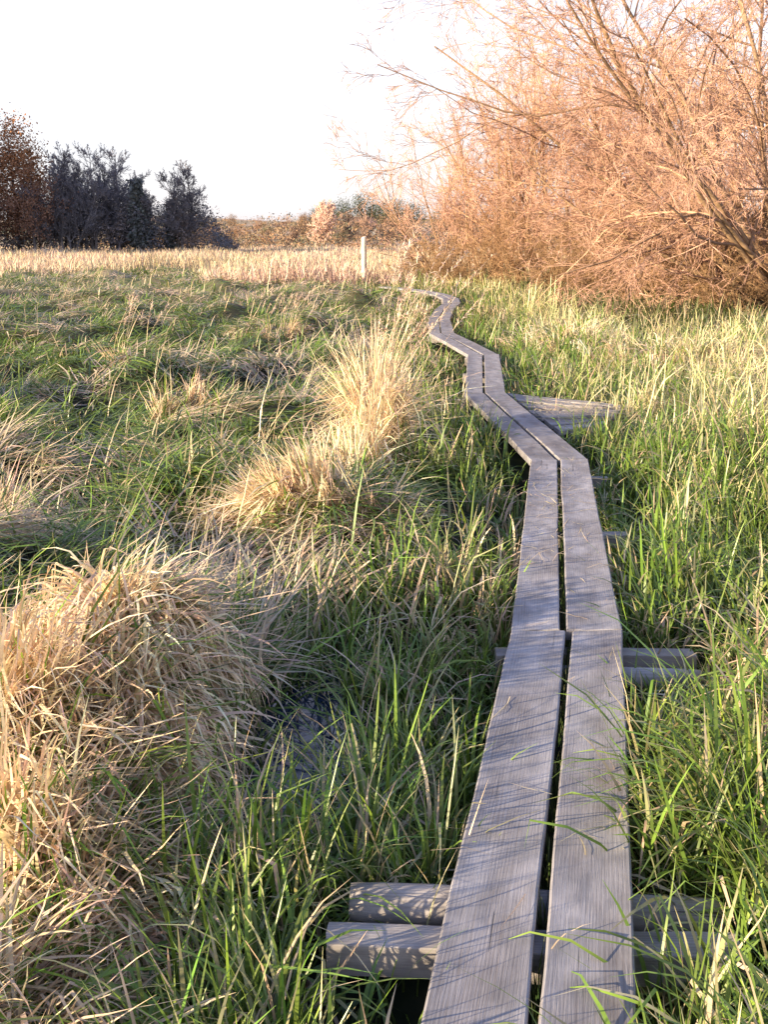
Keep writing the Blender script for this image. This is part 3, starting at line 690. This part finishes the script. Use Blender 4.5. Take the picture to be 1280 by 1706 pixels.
n = 16000; x = r.uniform(-150, -68, n); y = 62+(x+150)*.75+r.uniform(0, 25, n)  # out-of-view trees, added to throw shade on the far treeline
scrub('shading_wood', n, x, y, 22*np.sqrt(r.random(n)), np.array([[.1, .075, .06]]), .5, 1.3, 'unseen autumn wood added to shade the far trees', 63)
n = 70000; x = r.uniform(-66, 125, n); y = r.choice([215., 245., 275., 310., 350.], n)+r.uniform(-12, 12, n)+4*fld(x, x*0, 64, 40)
band = np.clip(.55+.5*fld(x, y, 65, 12), 0.15, 1.3)*np.where(x < -24, .6, 1.25)
h = 4.4*band*r.random(n)**.7
hc = mixc(mixc(np.tile(col((.28, .19, .13)), (n, 1)), np.tile(col((.14, .14, .09)), (n, 1)), np.clip(.4+.6*fld(x, y, 66, 14), 0, 1)), np.tile(col((.31, .18, .10)), (n, 1)), np.clip(.3+.5*fld(x, y, 67, 9), 0, 1))
scrub('hillside_scrub', n, x, y, h, hc, .12, .36, 'soft autumn scrub in bands over the hillside', 68)

hm = [leafy(71, 9, 4, (.24, .16, .10), .05, sz=.014), leafy(72, 8, 4, (.16, .15, .09), .05, sz=.014), leafy(73, 11, 3.4, (.07, .085, .05), .35, sz=.014, ncl=45), fartree(74, 9.5, 4, col((.80, .56, .46)), .25, .7, col((.5, .38, .3)), .045), leafy(75, 8, 4.5, (.32, .18, .10), .05, sz=.014),
      fartree(76, 9, 3, col((.34, .24, .19)), .2, .7, col((.25, .2, .18)), .04)]
labs = ['rounded brown autumn tree on the hillside', 'rounded olive tree on the hillside', 'dark green pine on the ridge', 'pale sunlit bare tree with pinkish twigs', 'orange-brown autumn tree on the hillside', 'grey-brown bare tree on the hillside']
r = np.random.default_rng(80)
hs = [(-17, 300, .55, 0), (-30, 280, .5, 1), (-36, 270, .45, 4), (-23, 290, .6, 1), (-12.5, 225, 1.0, 3), (-14.2, 232, .8, 3), (-8, 245, .8, 5), (-9.5, 268, .95, 2), (-5.5, 272, 1.1, 2), (-1, 268, .9, 2), (3, 262, 1.0, 2), (-14, 280, .85, 2), (-17, 275, .75, 2), (7, 262, .9, 2), (-4, 235, .75, 5), (1, 238, .8, 0), (5, 235, .8, 5),
      (-40, 255, .5, 4), (-45, 250, .5, 1), (-20, 235, .5, 5), (-26, 240, .45, 4), (-33, 235, .45, 0), (-2, 300, 1, 1), (-38, 330, .5, 4), (-46, 330, .55, 0), (-54, 325, .5, 1), (-30, 335, .5, 4), (-24, 330, .55, 0), (-19, 262, .7, 0), (-10, 240, .6, 1), (-21, 275, .65, 5), (-6, 250, .75, 0)]
for x in np.arange(12, 110, 6.5): hs.append((x+r.uniform(-2, 2), 245+r.uniform(-12, 25), r.uniform(.8, 1.1), int(r.choice([0, 1, 2, 4, 5]))))
for i, (x, y, s, m) in enumerate(hs):
    place_tree('hillside_tree', hm[m], float(x), float(y), float(s), i*1.7, labs[m], 'tree', 'trees across the distant hillside')

def flat(name, c, rough=.7):
    m, nt, N, K, out = newmat(name); p = N.new('ShaderNodeBsdfPrincipled'); p.inputs['Roughness'].default_value = rough
    n = N.new('ShaderNodeTexNoise'); n.inputs['Scale'].default_value = 2; cr = N.new('ShaderNodeValToRGB')
    cr.color_ramp.elements[0].color = (*[v*.8 for v in c], 1); cr.color_ramp.elements[1].color = (*[min(1, v*1.15) for v in c], 1)
    K.new(n.outputs['Fac'], cr.inputs[0]); K.new(cr.outputs[0], p.inputs['Base Color']); K.new(p.outputs[0], out.inputs[0]); return m
MW = flat('cream_render', (.6, .56, .5)); MR = flat('brown_tiles', (.28, .17, .14)); MG = flat('dark_glass', (.03, .04, .05), .2)
def house(x, y, w, d, h, rot, lab):
    e = add('house', None, (x, y, float(gz(x, y))), label=lab, category='house'); e.rotation_euler[2] = rot
    me = bpy.data.meshes.new('wall')
    v = [(-w/2, -d/2, -1), (w/2, -d/2, -1), (w/2, d/2, -1), (-w/2, d/2, -1), (-w/2, -d/2, h), (w/2, -d/2, h), (w/2, d/2, h), (-w/2, d/2, h), (-w/2, 0, h+d*.4), (w/2, 0, h+d*.4)]
    me.from_pydata(v, [], [(0, 1, 5, 4), (2, 3, 7, 6), (1, 2, 6, 9, 5), (3, 0, 4, 8, 7)]); me.materials.append(MW); add('wall', me, parent=e)
    o = .4; me = bpy.data.meshes.new('roof'); a = w/2+o; b = d/2+o; zt = h+d*.4+.15; zb = h-.4*o*.8+.05
    v = [(-a, -b, zb), (a, -b, zb), (a, 0, zt), (-a, 0, zt), (a, b, zb), (-a, b, zb), (-a, -b, zb-.15), (a, -b, zb-.15), (a, b, zb-.15), (-a, b, zb-.15)]
    me.from_pydata(v, [], [(0, 1, 2, 3), (3, 2, 4, 5), (0, 6, 7, 1), (4, 8, 9, 5)]); me.materials.append(MR); add('roof', me, parent=e)
    for i in range(3):
        wx = -w/2+w*(i+.5)/3; me = bpy.data.meshes.new('window')
        me.from_pydata([(wx-.5, -d/2-.03, 1), (wx+.5, -d/2-.03, 1), (wx+.5, -d/2-.03, 2.2), (wx-.5, -d/2-.03, 2.2)], [], [(0, 1, 2, 3)]); me.materials.append(MG); add('window', me, parent=e)
house(-6.0, 292, 7, 5, 2.6, .2, 'small cream house with brown tiled roof among trees')

# ------------------------------------------------------------ light, sky, camera
el = math.radians(12.5); azd = math.radians(24)
trav = Vector((math.cos(azd)*math.cos(el), math.sin(azd)*math.cos(el), -math.sin(el)))
sun = bpy.data.lights.new('sun', 'SUN'); sun.energy = 14; sun.angle = math.radians(.5); sun.color = (1, .80, .54)
so = bpy.data.objects.new('sun', sun); C.objects.link(so); so.rotation_euler = trav.to_track_quat('-Z', 'Y').to_euler()
w = bpy.data.worlds.new('World'); bpy.context.scene.world = w; w.use_nodes = True
N = w.node_tree.nodes; K = w.node_tree.links; N.clear()
out = N.new('ShaderNodeOutputWorld'); sky = N.new('ShaderNodeTexSky'); sky.sky_type = 'NISHITA'; sky.sun_disc = False
sky.sun_elevation = el; sky.sun_rotation = math.atan2(-trav.x, -trav.y)
b1 = N.new('ShaderNodeBackground'); b1.inputs[1].default_value = .08; K.new(sky.outputs[0], b1.inputs[0])
tc = N.new('ShaderNodeTexCoord'); sx = N.new('ShaderNodeSeparateXYZ'); K.new(tc.outputs['Generated'], sx.inputs[0])
cr = N.new('ShaderNodeValToRGB'); K.new(sx.outputs[2], cr.inputs[0])
cr.color_ramp.elements[0].position = 0; cr.color_ramp.elements[0].color = (.76, .73, .84, 1)
cr.color_ramp.elements[1].position = 1; cr.color_ramp.elements[1].color = (.15, .25, .60, 1)
e = cr.color_ramp.elements.new(.16); e.color = (.94, .91, 1.0, 1)
e = cr.color_ramp.elements.new(.34); e.color = (.84, .84, 1.0, 1)
e = cr.color_ramp.elements.new(.62); e.color = (.29, .38, .78, 1)
b2 = N.new('ShaderNodeBackground'); b2.inputs[1].default_value = 1.0; K.new(cr.outputs[0], b2.inputs[0])
ad = N.new('ShaderNodeAddShader'); K.new(b1.outputs[0], ad.inputs[0]); K.new(b2.outputs[0], ad.inputs[1]); K.new(ad.outputs[0], out.inputs[0])
cam = bpy.data.cameras.new('camera'); cam.sensor_fit = 'VERTICAL'; cam.sensor_height = 36; cam.lens = 37; cam.clip_end = 4000; cam.clip_start = .05
co = bpy.data.objects.new('camera', cam); C.objects.link(co); co.location = (0, 0, 1.82); co.rotation_euler = (math.radians(90-14.5), 0, 0)
sc = bpy.context.scene; sc.camera = co
sc.view_settings.view_transform = 'Standard'; sc.view_settings.look = 'None'; sc.view_settings.exposure = 0
